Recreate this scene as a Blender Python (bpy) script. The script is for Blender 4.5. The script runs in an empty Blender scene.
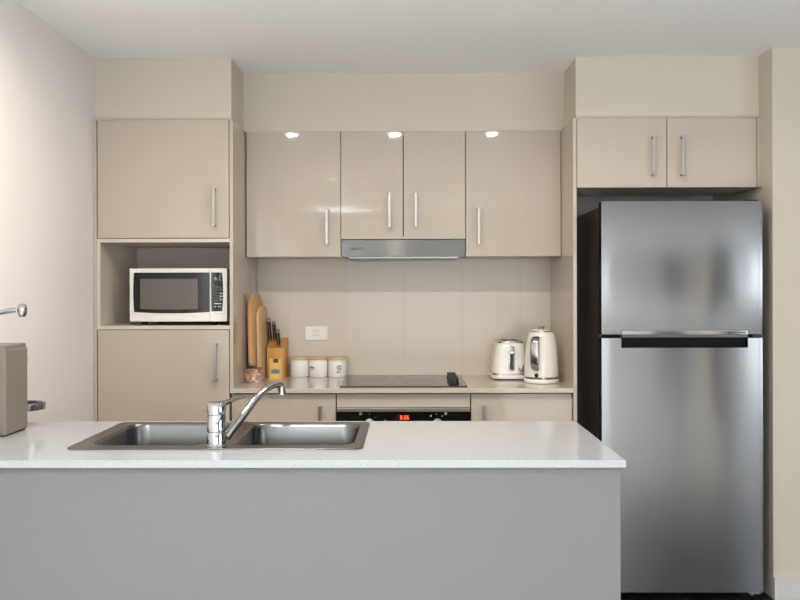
import bpy, bmesh, math, random
from mathutils import Vector, Matrix

random.seed(7)
SC = bpy.context.scene
COL = SC.collection
PI = math.pi

# ------------------------------------------------------------------ camera
F = 840.0                      # focal length in pixels of the 800 px frame
VX, VY = 407.0, 291.0          # vanishing point of the depth axis
CH = 1.335                     # camera height
cam_data = bpy.data.cameras.new('camera')
cam = bpy.data.objects.new('camera', cam_data)
COL.objects.link(cam)
cam_data.sensor_width = 36.0
cam_data.lens = 36.0 * F / 800.0
cam_data.shift_y = -(300.0 - VY) / 800.0
cam_data.clip_start = 0.05
YAW = math.atan((VX - 400.0) / F)
ROLL = -0.0022
cam.matrix_world = (Matrix.Translation((0, 0, CH)) @ Matrix.Rotation(YAW, 4, 'Z')
                    @ Matrix.Rotation(PI / 2, 4, 'X') @ Matrix.Rotation(ROLL, 4, 'Z'))
SC.camera = cam

# ------------------------------------------------------------------ world, light, exposure
SC.view_settings.view_transform = 'Standard'
SC.view_settings.look = 'None'
SC.view_settings.gamma = 1.0
SC.view_settings.exposure = 0.28
SC.view_settings.use_curve_mapping = False

world = bpy.data.worlds.new('world')
SC.world = world
world.use_nodes = True
bg = world.node_tree.nodes['Background']
bg.inputs['Color'].default_value = (0.80, 0.90, 1.0, 1)
bg.inputs['Strength'].default_value = 2.0


def area(name, loc, rot, sx, sy, power, color, shape='RECTANGLE', spread=PI):
    d = bpy.data.lights.new(name, 'AREA')
    d.shape = shape
    d.size = sx
    d.size_y = sy
    d.energy = power
    d.color = color
    d.spread = spread
    o = bpy.data.objects.new(name, d)
    COL.objects.link(o)
    o.location = loc
    o.rotation_euler = rot
    return o


# room limits
XL, XR = -1.406, 3.2
YREAR, YB = -3.8, 4.352
ZC = 2.386
# daylight lamps behind two unseen windows, added to light the room
area('daylight_rear', (0.75, YREAR - 0.14, 0.95), (PI / 2, 0, 0), 3.3, 1.75, 22, (0.97, 0.985, 1.0))
area('daylight_right', (XR + 0.14, 0.15, 1.25), (PI / 2, 0, PI / 2), 2.0, 1.5, 19, (0.93, 0.97, 1.0))
# unseen uplighter added on the living side to brighten the ceiling
UPL_FILL = [(-0.86, -2.75, 150)]
for (lx, ly, pw) in UPL_FILL:
    area('fill_uplight', (lx, ly, 1.97), (PI, 0, 0), 0.24, 0.24, pw, (0.86, 0.93, 1.0), 'DISK', math.radians(84))
# ceiling downlights
DL = [(-0.765, 2.49), (-0.08, 2.49), (0.565, 2.49)]
DL_FILL = [(-0.7, 0.2), (-0.7, -1.4), (0.6, -2.0), (1.9, -2.0)]  # living-side lamps, unseen, added as fill light
for (lx, ly) in DL:
    area('downlight_beam', (lx, ly, ZC - 0.012), (0, 0, 0), 0.07, 0.07, 7.0, (1.0, 0.905, 0.79), 'DISK', math.radians(168))
for (lx, ly) in DL_FILL:
    area('downlight_beam', (lx, ly, ZC - 0.012), (0, 0, 0), 0.085, 0.085, 36, (0.88, 0.94, 1.0), 'DISK', math.radians(150))


# ------------------------------------------------------------------ materials
def srgb(r, g, b):
    def f(c):
        c /= 255.0
        return c / 12.92 if c <= 0.04045 else ((c + 0.055) / 1.055) ** 2.4
    return (f(r), f(g), f(b), 1.0)


def mat(name, color, rough=0.5, metal=0.0, spec=0.5, coat=0.0, emit=None, estr=0.0):
    m = bpy.data.materials.new(name)
    m.use_nodes = True
    p = m.node_tree.nodes['Principled BSDF']
    p.inputs['Base Color'].default_value = color
    p.inputs['Roughness'].default_value = rough
    p.inputs['Metallic'].default_value = metal
    p.inputs['Specular IOR Level'].default_value = spec
    p.inputs['Coat Weight'].default_value = coat
    p.inputs['Coat Roughness'].default_value = 0.04
    if emit:
        p.inputs['Emission Color'].default_value = emit
        p.inputs['Emission Strength'].default_value = estr
    return m


def nd(m, kind, **kw):
    n = m.node_tree.nodes.new(kind)
    for k, v in kw.items():
        setattr(n, k, v)
    return n


def lk(m, a, b):
    m.node_tree.links.new(a, b)


def P(m):
    return m.node_tree.nodes['Principled BSDF']


def mottled(m, c1, c2, scale, detail=2.0, lo=0.35, hi=0.65, stretch=(1, 1, 1)):
    tc = nd(m, 'ShaderNodeTexCoord')
    mp = nd(m, 'ShaderNodeMapping')
    mp.inputs['Scale'].default_value = stretch
    ns = nd(m, 'ShaderNodeTexNoise')
    ns.inputs['Scale'].default_value = scale
    ns.inputs['Detail'].default_value = detail
    cr = nd(m, 'ShaderNodeValToRGB')
    cr.color_ramp.elements[0].position = lo
    cr.color_ramp.elements[0].color = c1
    cr.color_ramp.elements[1].position = hi
    cr.color_ramp.elements[1].color = c2
    lk(m, tc.outputs['Object'], mp.inputs['Vector'])
    lk(m, mp.outputs['Vector'], ns.inputs['Vector'])
    lk(m, ns.outputs['Fac'], cr.inputs['Fac'])
    lk(m, cr.outputs['Color'], P(m).inputs['Base Color'])
    return m


def fine_bump(m, scale, strength, dist=0.001, stretch=(1, 1, 1)):
    tc = nd(m, 'ShaderNodeTexCoord')
    mp = nd(m, 'ShaderNodeMapping')
    mp.inputs['Scale'].default_value = stretch
    ns = nd(m, 'ShaderNodeTexNoise')
    ns.inputs['Scale'].default_value = scale
    bp = nd(m, 'ShaderNodeBump')
    bp.inputs['Strength'].default_value = strength
    bp.inputs['Distance'].default_value = dist
    lk(m, tc.outputs['Object'], mp.inputs['Vector'])
    lk(m, mp.outputs['Vector'], ns.inputs['Vector'])
    lk(m, ns.outputs['Fac'], bp.inputs['Height'])
    lk(m, bp.outputs['Normal'], P(m).inputs['Normal'])
    return m


M = {}
M['paint_wall'] = fine_bump(mat('paint_wall', srgb(242, 236, 233), 0.6, spec=0.3), 220, 0.05)
M['paint_dark'] = mat('paint_reflection_dark', srgb(84, 84, 86), 0.6, spec=0.3)  # dark tone put on an unseen wall to darken the fridge reflection
M['paint_bulk'] = fine_bump(mat('paint_bulkhead', srgb(210, 201, 185), 0.6, spec=0.3), 220, 0.05)
M['ceiling'] = fine_bump(mat('ceiling_paint', srgb(250, 250, 249), 0.8, spec=0.2), 200, 0.05)
M['laminate'] = mat('gloss_laminate', srgb(193, 181, 166.5), 0.04, spec=0.42)
M['carcass'] = mat('cabinet_board', srgb(212, 202, 188), 0.35)
M['island'] = mat('island_panel', srgb(116, 115, 115), 0.45, spec=0.35)
M['stone'] = mottled(mat('white_quartz', (1, 1, 1, 1), 0.13), srgb(124, 125, 126), srgb(170, 172, 174), 260, 3.0, 0.28, 0.42)
M['stone_back'] = mottled(mat('cream_quartz', (1, 1, 1, 1), 0.10), srgb(166, 153, 133), srgb(203, 192, 175), 230, 3.0, 0.28, 0.42)
M['tile'] = mat('splashback_tile', srgb(210, 199, 185), 0.16, spec=0.4)
M['grout'] = mat('tile_grout', srgb(172, 162, 149), 0.6)
M['floor'] = mottled(mat('charcoal_tile', (1, 1, 1, 1), 0.35), srgb(38, 38, 40), srgb(58, 58, 60), 6, 4.0)
M['skirt'] = mat('skirting_paint', srgb(214, 212, 206), 0.4)
M['gap'] = mat('dark_gap', srgb(70, 62, 54), 0.8)
M['black'] = mat('black_plastic', srgb(16, 16, 18), 0.35)
M['black_gloss'] = mat('black_glass', srgb(10, 10, 11), 0.05)
M['rubber'] = mat('dark_rubber', srgb(24, 24, 24), 0.7)
M['chrome'] = mat('chrome', (0.50, 0.50, 0.51, 1), 0.08, metal=1.0)
M['polished'] = mat('polished_steel', (0.42, 0.42, 0.42, 1), 0.16, metal=1.0)
M['satin'] = mat('satin_nickel', (0.42, 0.41, 0.395, 1), 0.33, metal=1.0)
M['white_plastic'] = mat('white_plastic', srgb(238, 236, 232), 0.25)
M['cream_enamel'] = mat('cream_enamel', srgb(244, 240, 231), 0.12, coat=0.4)
M['ceramic'] = mat('white_ceramic', srgb(240, 238, 234), 0.2)
M['ink'] = mat('dark_ink', srgb(52, 48, 46), 0.6)
M['white_ink'] = mat('pale_ink', srgb(200, 202, 200), 0.5)
M['light_lens'] = mat('lamp_lens', (1, 1, 1, 1), 0.5, emit=(1.0, 0.93, 0.8, 1), estr=25)
M['red_led'] = mat('red_led', (0.05, 0, 0, 1), 0.4, emit=(1.0, 0.10, 0.04, 1), estr=2.2)
M['green_led'] = mat('green_led', (0, 0.04, 0, 1), 0.4, emit=(0.22, 0.85, 0.12, 1), estr=0.9)
M['fridge_side'] = mat('fridge_side_panel', srgb(74, 66, 60), 0.3, metal=0.3)
M['taupe'] = mat('taupe_plastic', srgb(122, 113, 103), 0.4)
M['plate'] = mat('switch_plate', srgb(240, 236, 230), 0.3)
M['logo_blue'] = mat('logo_plate', srgb(120, 132, 140), 0.4)
M['shade_dark'] = mat('recess_lining', srgb(52, 46, 42), 0.6)


def wood(name, c1, c2, rough=0.45, stretch=(26, 26, 2.2)):
    m = mat(name, c1, rough)
    return mottled(m, c1, c2, 1.6, 5.0, 0.3, 0.7, stretch)


M['wood_board'] = wood('board_timber', srgb(190, 138, 86), srgb(220, 176, 120))
M['wood_board_pale'] = wood('pale_board_timber', srgb(196, 160, 116), srgb(220, 186, 144))
M['wood_block'] = wood('block_timber', srgb(192, 136, 58), srgb(214, 162, 80))
M['wood_lid'] = wood('lid_timber', srgb(202, 168, 120), srgb(226, 198, 154), stretch=(3, 40, 40))


def steel(name, val, rough, aniso, rot=0.0, wav=0.0):
    m = mat(name, val, rough, metal=1.0)
    p = P(m)
    p.inputs['Anisotropic'].default_value = aniso
    p.inputs['Anisotropic Rotation'].default_value = rot
    tg = nd(m, 'ShaderNodeTangent', direction_type='RADIAL', axis='Z')
    lk(m, tg.outputs['Tangent'], p.inputs['Tangent'])
    if wav:
        fine_bump(m, 2.2, wav, 0.02, (1.0, 1.0, 0.35))
    return m


M['steel_fridge'] = steel('brushed_steel_door', (0.30, 0.30, 0.305, 1), 0.17, 1.0, 0.25, 0.16)
M['steel_hood'] = steel('brushed_steel_hood', (0.13, 0.125, 0.118, 1), 0.20, 1.0, 0.25)
M['steel_sink'] = mat('brushed_steel_sink', (0.17, 0.167, 0.16, 1), 0.27, metal=1.0)

# patterned tin: procedural pink and brown print
m = mat('printed_tin', (1, 1, 1, 1), 0.3)
tc = nd(m, 'ShaderNodeTexCoord')
vo = nd(m, 'ShaderNodeTexVoronoi')
vo.inputs['Scale'].default_value = 75
cr = nd(m, 'ShaderNodeValToRGB')
cr.color_ramp.interpolation = 'CONSTANT'
cols = [(0.0, srgb(206, 170, 152)), (0.3, srgb(150, 98, 84)), (0.45, srgb(226, 204, 190)), (0.75, srgb(176, 134, 116))]
cr.color_ramp.elements[0].position, cr.color_ramp.elements[0].color = cols[0]
cr.color_ramp.elements[1].position, cr.color_ramp.elements[1].color = cols[1]
for pos, c in cols[2:]:
    e = cr.color_ramp.elements.new(pos)
    e.color = c
sp = nd(m, 'ShaderNodeSeparateColor')
lk(m, tc.outputs['Object'], vo.inputs['Vector'])
lk(m, vo.outputs['Color'], sp.inputs['Color'])
lk(m, sp.outputs['Red'], cr.inputs['Fac'])
lk(m, cr.outputs['Color'], P(m).inputs['Base Color'])
M['tin'] = m

# window glass: clear, a little reflection
m = bpy.data.materials.new('window_glass')
m.use_nodes = True
nt = m.node_tree
for n in list(nt.nodes):
    nt.nodes.remove(n)
out = nt.nodes.new('ShaderNodeOutputMaterial')
mx = nt.nodes.new('ShaderNodeMixShader')
tr = nt.nodes.new('ShaderNodeBsdfTransparent')
gl = nt.nodes.new('ShaderNodeBsdfGlossy')
gl.inputs['Roughness'].default_value = 0.02
mx.inputs['Fac'].default_value = 0.06
nt.links.new(tr.outputs[0], mx.inputs[1])
nt.links.new(gl.outputs[0], mx.inputs[2])
nt.links.new(mx.outputs[0], out.inputs['Surface'])
M['glass'] = m


# ------------------------------------------------------------------ mesh helpers
def roundrect(x0, x1, y0, y1, r, n=6):
    pts = []
    for cx, cy, a0 in ((x1 - r, y1 - r, 0), (x0 + r, y1 - r, 90), (x0 + r, y0 + r, 180), (x1 - r, y0 + r, 270)):
        for k in range(n + 1):
            a = math.radians(a0 + 90.0 * k / n)
            pts.append((cx + r * math.cos(a), cy + r * math.sin(a)))
    return pts


class MB:
    def __init__(self):
        self.bm = bmesh.new()

    def _merge(self, tmp, mtx=None):
        if mtx is not None:
            bmesh.ops.transform(tmp, matrix=mtx, verts=tmp.verts)
        me = bpy.data.meshes.new('tmp')
        tmp.to_mesh(me)
        tmp.free()
        self.bm.from_mesh(me)
        bpy.data.meshes.remove(me)

    def box(self, x0, x1, y0, y1, z0, z1, bev=0.0, seg=2, mtx=None):
        t = bmesh.new()
        bmesh.ops.create_cube(t, size=1.0)
        for v in t.verts:
            v.co = Vector(((x0 + x1) / 2 + v.co.x * (x1 - x0), (y0 + y1) / 2 + v.co.y * (y1 - y0), (z0 + z1) / 2 + v.co.z * (z1 - z0)))
        if bev > 0:
            bmesh.ops.bevel(t, geom=list(t.edges), offset=bev, segments=seg, profile=0.5, affect='EDGES')
        self._merge(t, mtx)
        return self

    def loft(self, loops, cap0=True, cap1=True, closed=True, mtx=None):
        t = bmesh.new()
        rows = [[t.verts.new(p) for p in lp] for lp in loops]
        n = len(rows[0])
        for a, b in zip(rows, rows[1:]):
            for i in range(n if closed else n - 1):
                j = (i + 1) % n
                t.faces.new((a[i], a[j], b[j], b[i]))
        if cap0:
            t.faces.new(list(reversed(rows[0])))
        if cap1:
            t.faces.new(rows[-1])
        bmesh.ops.recalc_face_normals(t, faces=t.faces)
        self._merge(t, mtx)
        return self

    def prism(self, poly, axis, a0, a1, bev=0.0, seg=2, mtx=None):
        """poly: 2-D points; axis 'x': (y,z), 'y': (x,z), 'z': (x,y)"""
        def p3(p, a):
            return {'x': (a, p[0], p[1]), 'y': (p[0], a, p[1]), 'z': (p[0], p[1], a)}[axis]
        t = bmesh.new()
        A = [t.verts.new(p3(p, a0)) for p in poly]
        B = [t.verts.new(p3(p, a1)) for p in poly]
        n = len(poly)
        for i in range(n):
            j = (i + 1) % n
            t.faces.new((A[i], A[j], B[j], B[i]))
        fa, fb = t.faces.new(list(reversed(A))), t.faces.new(B)
        bmesh.ops.recalc_face_normals(t, faces=t.faces)
        if bev > 0:
            es = list(set(list(fa.edges) + list(fb.edges)))
            bmesh.ops.bevel(t, geom=es, offset=bev, segments=seg, profile=0.5, affect='EDGES')
        self._merge(t, mtx)
        return self

    def lathe(self, prof, cx=0, cy=0, n=40, mtx=None, sx=1.0, sy=1.0):
        """prof: (radius, z) from bottom to top"""
        loops = []
        for r, z in prof:
            r = max(r, 1e-5)
            loops.append([(cx + sx * r * math.cos(2 * PI * k / n), cy + sy * r * math.sin(2 * PI * k / n), z) for k in range(n)])
        return self.loft(loops, True, True, True, mtx)

    def tube(self, path, rad, n=16, caps=True):
        path = [Vector(p) for p in path]
        rads = rad if isinstance(rad, (list, tuple)) else [rad] * len(path)
        loops = []
        up = None
        for i, p in enumerate(path):
            d = (path[min(i + 1, len(path) - 1)] - path[max(i - 1, 0)]).normalized()
            if up is None:
                ref = Vector((0, 0, 1)) if abs(d.z) < 0.9 else Vector((1, 0, 0))
                up = (ref - d * ref.dot(d)).normalized()
            else:
                up = (up - d * up.dot(d)).normalized()
            sd = d.cross(up)
            r = rads[i]
            loops.append([tuple(p + up * r * math.cos(2 * PI * k / n) + sd * r * math.sin(2 * PI * k / n)) for k in range(n)])
        return self.loft(loops, caps, caps)

    def cyl(self, c, axis, r, a0, a1, n=32, bev=0.0):
        """cylinder with its axis along x, y or z; c gives the other two coordinates"""
        poly = [(c[0] + r * math.cos(2 * PI * k / n), c[1] + r * math.sin(2 * PI * k / n)) for k in range(n)]
        return self.prism(poly, axis, a0, a1, bev)

    def build(self, name, material, parent=None, smooth=None, wn=False, local=False):
        me = bpy.data.meshes.new(name)
        off = Vector((0, 0, 0))
        if parent is not None and not local:
            q = parent
            while q is not None:
                off += q.location
                q = q.parent
            bmesh.ops.translate(self.bm, vec=-off, verts=self.bm.verts)
        self.bm.to_mesh(me)
        self.bm.free()
        me.materials.append(material)
        if smooth is not None:
            for p in me.polygons:
                p.use_smooth = True
            me.set_sharp_from_angle(angle=math.radians(smooth))
        o = bpy.data.objects.new(name, me)
        COL.objects.link(o)
        if parent is not None:
            o.parent = parent
        if wn:
            w = o.modifiers.new('weighted_normals', 'WEIGHTED_NORMAL')
            w.keep_sharp = True
        return o


def ring_plate(outer, holes, z0, z1, axis='z'):
    """flat plate with holes (lists of 2-D points), thickness z0..z1; returns an MB"""
    mb = MB()
    t = mb.bm
    loops2, edges = [], []
    for lp in [outer] + holes:
        vs = [t.verts.new((p[0], p[1], z1)) for p in lp]
        loops2.append(vs)
        for i in range(len(vs)):
            edges.append(t.edges.new((vs[i], vs[(i + 1) % len(vs)])))
    bmesh.ops.triangle_fill(t, use_beauty=True, use_dissolve=False, edges=edges)
    top = list(t.faces)
    for f in top:
        if f.normal.z < 0:
            f.normal_flip()
    bot = {}
    for vs in loops2:
        for v in vs:
            bot[v] = t.verts.new((v.co.x, v.co.y, z0))
    for f in top:
        t.faces.new([bot[v] for v in reversed(f.verts)])
    for vs in loops2:
        for i in range(len(vs)):
            a, b = vs[i], vs[(i + 1) % len(vs)]
            t.faces.new((a, b, bot[b], bot[a]))
    bmesh.ops.recalc_face_normals(t, faces=t.faces)
    return mb


def tag(o, label=None, cat=None, group=None, kind=None):
    for k, v in (('label', label), ('category', cat), ('group', group), ('kind', kind)):
        if v:
            o[k] = v
    return o


def thing(name, label, cat, loc=(0, 0, 0), group=None, rot=(0, 0, 0)):
    o = bpy.data.objects.new(name, None)
    COL.objects.link(o)
    o.empty_display_size = 0.05
    o.location = loc
    o.rotation_euler = rot
    return tag(o, label, cat, group)


def struct(name, mb, material, label, cat='structure', parent=None, smooth=None):
    o = mb.build(name, material, parent, smooth)
    if parent is None:
        tag(o, label, cat, kind='structure')
    return o


def text_mesh(body, size, extrude=0.0003, align='LEFT', bold=0.018):
    cu = bpy.data.curves.new('lettering', 'FONT')
    cu.body = body
    cu.size = size
    cu.extrude = extrude
    cu.offset = size * bold
    cu.align_x = align
    cu.align_y = 'BOTTOM_BASELINE'
    o = bpy.data.objects.new('lettering_src', cu)
    COL.objects.link(o)
    dg = bpy.context.evaluated_depsgraph_get()
    dg.update()
    me = bpy.data.meshes.new_from_object(o.evaluated_get(dg))
    bpy.data.objects.remove(o)
    bpy.data.curves.remove(cu)
    return me


def put_text(mb, body, size, x, y, z, wide=None, fn=None, align='LEFT'):
    """adds upright lettering facing the camera (-y) to mb; fn remaps each (u, v, w)"""
    me = text_mesh(body, size, align=align)
    t = bmesh.new()
    t.from_mesh(me)
    bpy.data.meshes.remove(me)
    s = 1.0
    if wide:
        xs = [v.co.x for v in t.verts]
        s = wide / (max(xs) - min(xs))
    for v in t.verts:
        u, vv, w = v.co.x * s, v.co.y, v.co.z
        v.co = Vector(fn(u, vv, w)) if fn else Vector((x + u, y - w, z + vv))
    mb._merge(t)
    return mb


SEG = {'0': 'abcdef', '1': 'bc', '2': 'abged', '3': 'abgcd', '4': 'fgbc', '5': 'afgcd', '6': 'afgedc', '7': 'abc', '8': 'abcdefg', '9': 'abcdfg'}


def seven_seg(mb, s, x, y, z, w, h, t):
    for ch in s:
        if ch == ':':
            mb.box(x, x + t, y - 0.0006, y, z + h * 0.25, z + h * 0.25 + t)
            mb.box(x, x + t, y - 0.0006, y, z + h * 0.65, z + h * 0.65 + t)
            x += t * 2.4
            continue
        for c in SEG[ch]:
            r = {'a': (0, w, h - t, h), 'g': (0, w, h / 2 - t / 2, h / 2 + t / 2), 'd': (0, w, 0, t),
                 'f': (0, t, h / 2, h), 'b': (w - t, w, h / 2, h), 'e': (0, t, 0, h / 2), 'c': (w - t, w, 0, h / 2)}[c]
            mb.box(x + r[0], x + r[1], y - 0.0006, y, z + r[2], z + r[3])
        x += w * 1.4
    return mb


def X(px, Z):
    return (px - VX) * Z / F


def Zh(py, Z):
    return CH - (py - VY) * Z / F


# ------------------------------------------------------------------ key planes
YT = 3.75      # fronts of the tall units and worktop
YU = 4.04      # fronts of the wall cabinets
YK = 3.78      # faces of the side bulkheads
HB = 0.90      # bench height
TOPZ = 2.103   # top of all cabinets
GAP = 0.003

# ------------------------------------------------------------------ the setting
fl = MB().box(XL - 0.2, XR + 0.2, YREAR - 0.2, YB + 0.12, -0.08, 0.0)
floor = struct('floor', fl, M['floor'], 'dark charcoal tiled floor')
gm = MB()
for k in range(-3, 9):
    gm.box(XL, XR, -3.55 + 0.6 * (k + 3) + 0.0, -3.55 + 0.6 * (k + 3) + 0.003, 0.0, 0.0006)
for k in range(8):
    gm.box(-1.18 + 0.6 * k, -1.177 + 0.6 * k, YREAR, 3.7, 0.0, 0.0006)
struct('grout_line', gm, mat('floor_grout', srgb(28, 28, 29), 0.8), None, parent=floor)
carpet = mottled(mat('pale_bounce_carpet', (1, 1, 1, 1), 0.95, spec=0.1), srgb(206, 202, 196), srgb(222, 219, 213), 120, 3.0)  # unseen carpet, added to bounce light up to the ceiling
struct('floor_bounce_carpet', MB().box(XL + 0.001, XR - 0.001, YREAR + 0.001, 1.75, 0.0008, 0.012), carpet, 'unseen pale carpet added behind the camera to bounce light upwards', 'carpet')
struct('ceiling', MB().box(XL - 0.2, XR + 0.2, YREAR - 0.2, YB + 0.12, ZC, ZC + 0.1), M['ceiling'], 'flat white ceiling')
struct('wall_left', MB().box(XL - 0.12, XL, YREAR, YB, 0, ZC), M['paint_wall'], 'plain pale wall on the left of the pantry cabinet')
struct('wall_back', MB().box(XL - 0.12, 1.70, YB, YB + 0.12, 0, ZC), M['paint_wall'], 'back wall behind the kitchen cabinets')
XN = 1.580     # wall beside the fridge
struct('wall_right', MB().box(XN, XR, 3.642, YB, 0, ZC), M['paint_bulk'], 'pale wall beside the fridge, its end face towards the room')  # darker bulkhead paint puts the shade of the end face into its colour
struct('baseboard_right', MB().box(XN, XR, 3.626, 3.642, 0, 0.095, 0.002), M['skirt'], 'white skirting along the wall end right of the fridge')

# rear and right walls of the living side, with unseen windows added for daylight
def wall_with_opening(name, along, a0, a1, o0, o1, z0, z1, p0, p1, label, paint='paint_wall'):
    mb = MB()
    def b(u0, u1, zz0, zz1):
        if u1 - u0 < 1e-4 or zz1 - zz0 < 1e-4:
            return
        if along == 'x':
            mb.box(u0, u1, p0, p1, zz0, zz1)
        else:
            mb.box(p0, p1, u0, u1, zz0, zz1)
    b(a0, o0, 0, ZC)
    b(o1, a1, 0, ZC)
    b(o0, o1, 0, z0)
    b(o0, o1, z1, ZC)
    return struct(name, mb, M[paint], label)

wall_with_opening('wall_rear', 'x', XL - 0.12, XR + 0.12, -0.95, 2.45, 0.04, 1.86, YREAR - 0.12, YREAR, 'rear wall of the room behind the camera')
wall_with_opening('wall_far_right', 'y', YREAR, 3.642, -0.9, 1.2, 0.45, 2.05, XR, XR + 0.12, 'unseen right wall of the living side, darkened for the fridge reflection', 'paint_dark')


def window(name, along, u0, u1, z0, z1, p, n, label):
    mb = MB()
    w = 0.05
    segs = [(u0, u0 + w, z0, z1), (u1 - w, u1, z0, z1), (u0 + w, u1 - w, z0, z0 + w), (u0 + w, u1 - w, z1 - w, z1)]
    for k in range(1, n):
        c = u0 + (u1 - u0) * k / n
        segs.append((c - 0.03, c + 0.03, z0 + w, z1 - w))
    for s in segs:
        if along == 'x':
            mb.box(s[0], s[1], p - 0.06, p, s[2], s[3])
        else:
            mb.box(p, p + 0.06, s[0], s[1], s[2], s[3])
    o = struct(name, mb, M['white_plastic'], label)
    g = MB()
    if along == 'x':
        g.box(u0 + w, u1 - w, p - 0.034, p - 0.028, z0 + w, z1 - w)
    else:
        g.box(p + 0.028, p + 0.034, u0 + w, u1 - w, z0 + w, z1 - w)
    struct('pane', g, M['glass'], None, parent=o)
    return o

window('window_1', 'x', -0.95, 2.45, 0.04, 1.86, YREAR - 0.02, 3, 'unseen wide window added in the rear wall as a daylight source')
w2 = window('window_2', 'y', -0.9, 1.2, 0.45, 2.05, XR + 0.02, 2, 'unseen window added in the right wall for daylight and fridge reflection')
# drawn curtain beside it, and a white pilaster further back, both added to put streaks into the fridge reflection
cl = []
for k in range(61):
    yy = -1.95 + 0.70 * k / 60
    cl.append((XR - 0.055 + 0.022 * math.sin(k * 2 * PI / 7.5), yy))
cm = MB()
cm.loft([[(x, y, z) for x, y in cl] + [(x + 0.006, y, z) for x, y in reversed(cl)] for z in (0.03, 2.25)])
struct('added_curtain', cm, mat('curtain_cloth', srgb(196, 186, 170), 0.9), None, parent=w2)
struct('trim_5', MB().box(XR - 0.03, XR, -2.36, -2.27, 0.0, ZC), M['skirt'], 'unseen white pilaster added on the right wall for a streak in the fridge reflection')

# bulkheads above the cabinets
struct('trim_1', MB().box(XL, -0.790, YK, YB, TOPZ, ZC), M['paint_bulk'], 'bulkhead above the tall pantry cabinet')
struct('trim_2', MB().box(-0.790, 0.760, YU + 0.012, YB, TOPZ, ZC), M['paint_bulk'], 'long bulkhead above the wall cabinets')
struct('trim_3', MB().box(0.760, XN, YK, YB, TOPZ, ZC), M['paint_bulk'], 'bulkhead above the fridge cabinet')

# tiled splashback
sp_ = MB()
xs = [-0.80, -0.6155, -0.3155, -0.0155, 0.2845, 0.5845, 0.741]
for a, b in zip(xs, xs[1:]):
    sp_.box(a + 0.0006, b - 0.0006, YB - 0.008, YB - 0.002, HB, 1.53)
so = struct('trim_4', sp_, M['tile'], 'glossy cream tiled splashback behind the cooktop', 'splashback')
struct('grout', MB().box(-0.80, 0.741, YB - 0.0074, YB, HB, 1.53), M['grout'], None, parent=so)
YS = YB - 0.008


# ------------------------------------------------------------------ cabinet helpers
def add_handle(door, px, py0, py1, ydoor):
    """satin bow handle between two picture rows, on a door front at ydoor"""
    yb = ydoor - 0.036
    x = X(px, yb)
    z1, z0 = Zh(py0, yb), Zh(py1, yb)
    h = MB()
    w = 0.0065
    h.box(x - w, x + w, yb, yb + 0.007, z0, z1, 0.0015, 2)
    h.box(x - w, x + w, yb + 0.005, ydoor, z1 - 0.010, z1 - 0.002, 0.001, 1)
    h.box(x - w, x + w, yb + 0.005, ydoor, z0 + 0.002, z0 + 0.010, 0.001, 1)
    return h.build('handle', M['satin'], door)


def add_door(root, x0, x1, z0, z1, yfront, thick=0.018, material=None, name='door'):
    d = MB().box(x0, x1, yfront, yfront + thick, z0, z1, 0.0012, 2)
    return d.build(name, material or M['laminate'], root)


# ------------------------------------------------------------------ tall pantry cabinet
PX0, PX1 = XL + 0.001, -0.777
NX0, NX1 = -1.373, -0.793      # clear width of the microwave niche
NZ0, NZ1 = 1.1815, 1.5555        # niche floor and ceiling
r = thing('pantry_cabinet', 'tall glossy beige pantry cabinet with open microwave niche against left wall', 'cabinet', ((PX0 + PX1) / 2, 4.05, 0))
YC = YT + 0.019
c = MB()
c.box(PX0, PX0 + 0.016, YT, YB - 0.0225, 0.0, TOPZ, 0.0008, 1)          # filler at the wall
c.box(PX1 - 0.016, PX1, YT, YB - 0.0225, HB + 0.0005, TOPZ, 0.0008, 1)          # end panel above the worktop
c.build('side_panel', M['laminate'], r)
MB().box(PX1 - 0.016, PX1, YT + 0.048, YB - 0.0225, 0.0, HB - 0.0225).build('lower_side_panel', M['laminate'], r)
c = MB()
c.box(NX0 - 0.0155, NX0, YT + 0.001, YB - 0.03, NZ0 - 0.016, NZ1 + 0.016)
c.box(NX0, NX1, YT + 0.001, YB - 0.03, NZ1, NZ1 + 0.016)
c.box(NX0, NX1, YT + 0.001, YB - 0.03, NZ0 - 0.016, NZ0)
c.build('niche_lining', M['carcass'], r)
MB().box(NX0 - 0.0155, NX1, 4.262, 4.27, NZ0, NZ1).build('niche_back', M['carcass'], r)
MB().box(PX0 + 0.016, NX1, YC + 0.002, YB - 0.0225, NZ1 + 0.017, TOPZ - 0.001).build('upper_carcass', M['gap'], r)
MB().box(PX0 + 0.016, NX1, YC + 0.002, YB - 0.0225, 0.10, NZ0 - 0.017).build('lower_carcass', M['gap'], r)
MB().box(PX0 + 0.016, NX1, YT + 0.06, YT + 0.08, 0.0, 0.10).build('kickboard', M['carcass'], r)
d = add_door(r, NX0 - 0.012, NX1 - 0.003, NZ1 + 0.019, TOPZ, YT)
add_handle(d, 213.0, 187, 226, YT)
d = add_door(r, NX0 - 0.012, NX1 - 0.003, 0.11, NZ0 - 0.019, YT)
add_handle(d, 214.0, 343, 381.5, YT)

# ------------------------------------------------------------------ wall cabinets
WZ0 = 1.502


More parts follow.
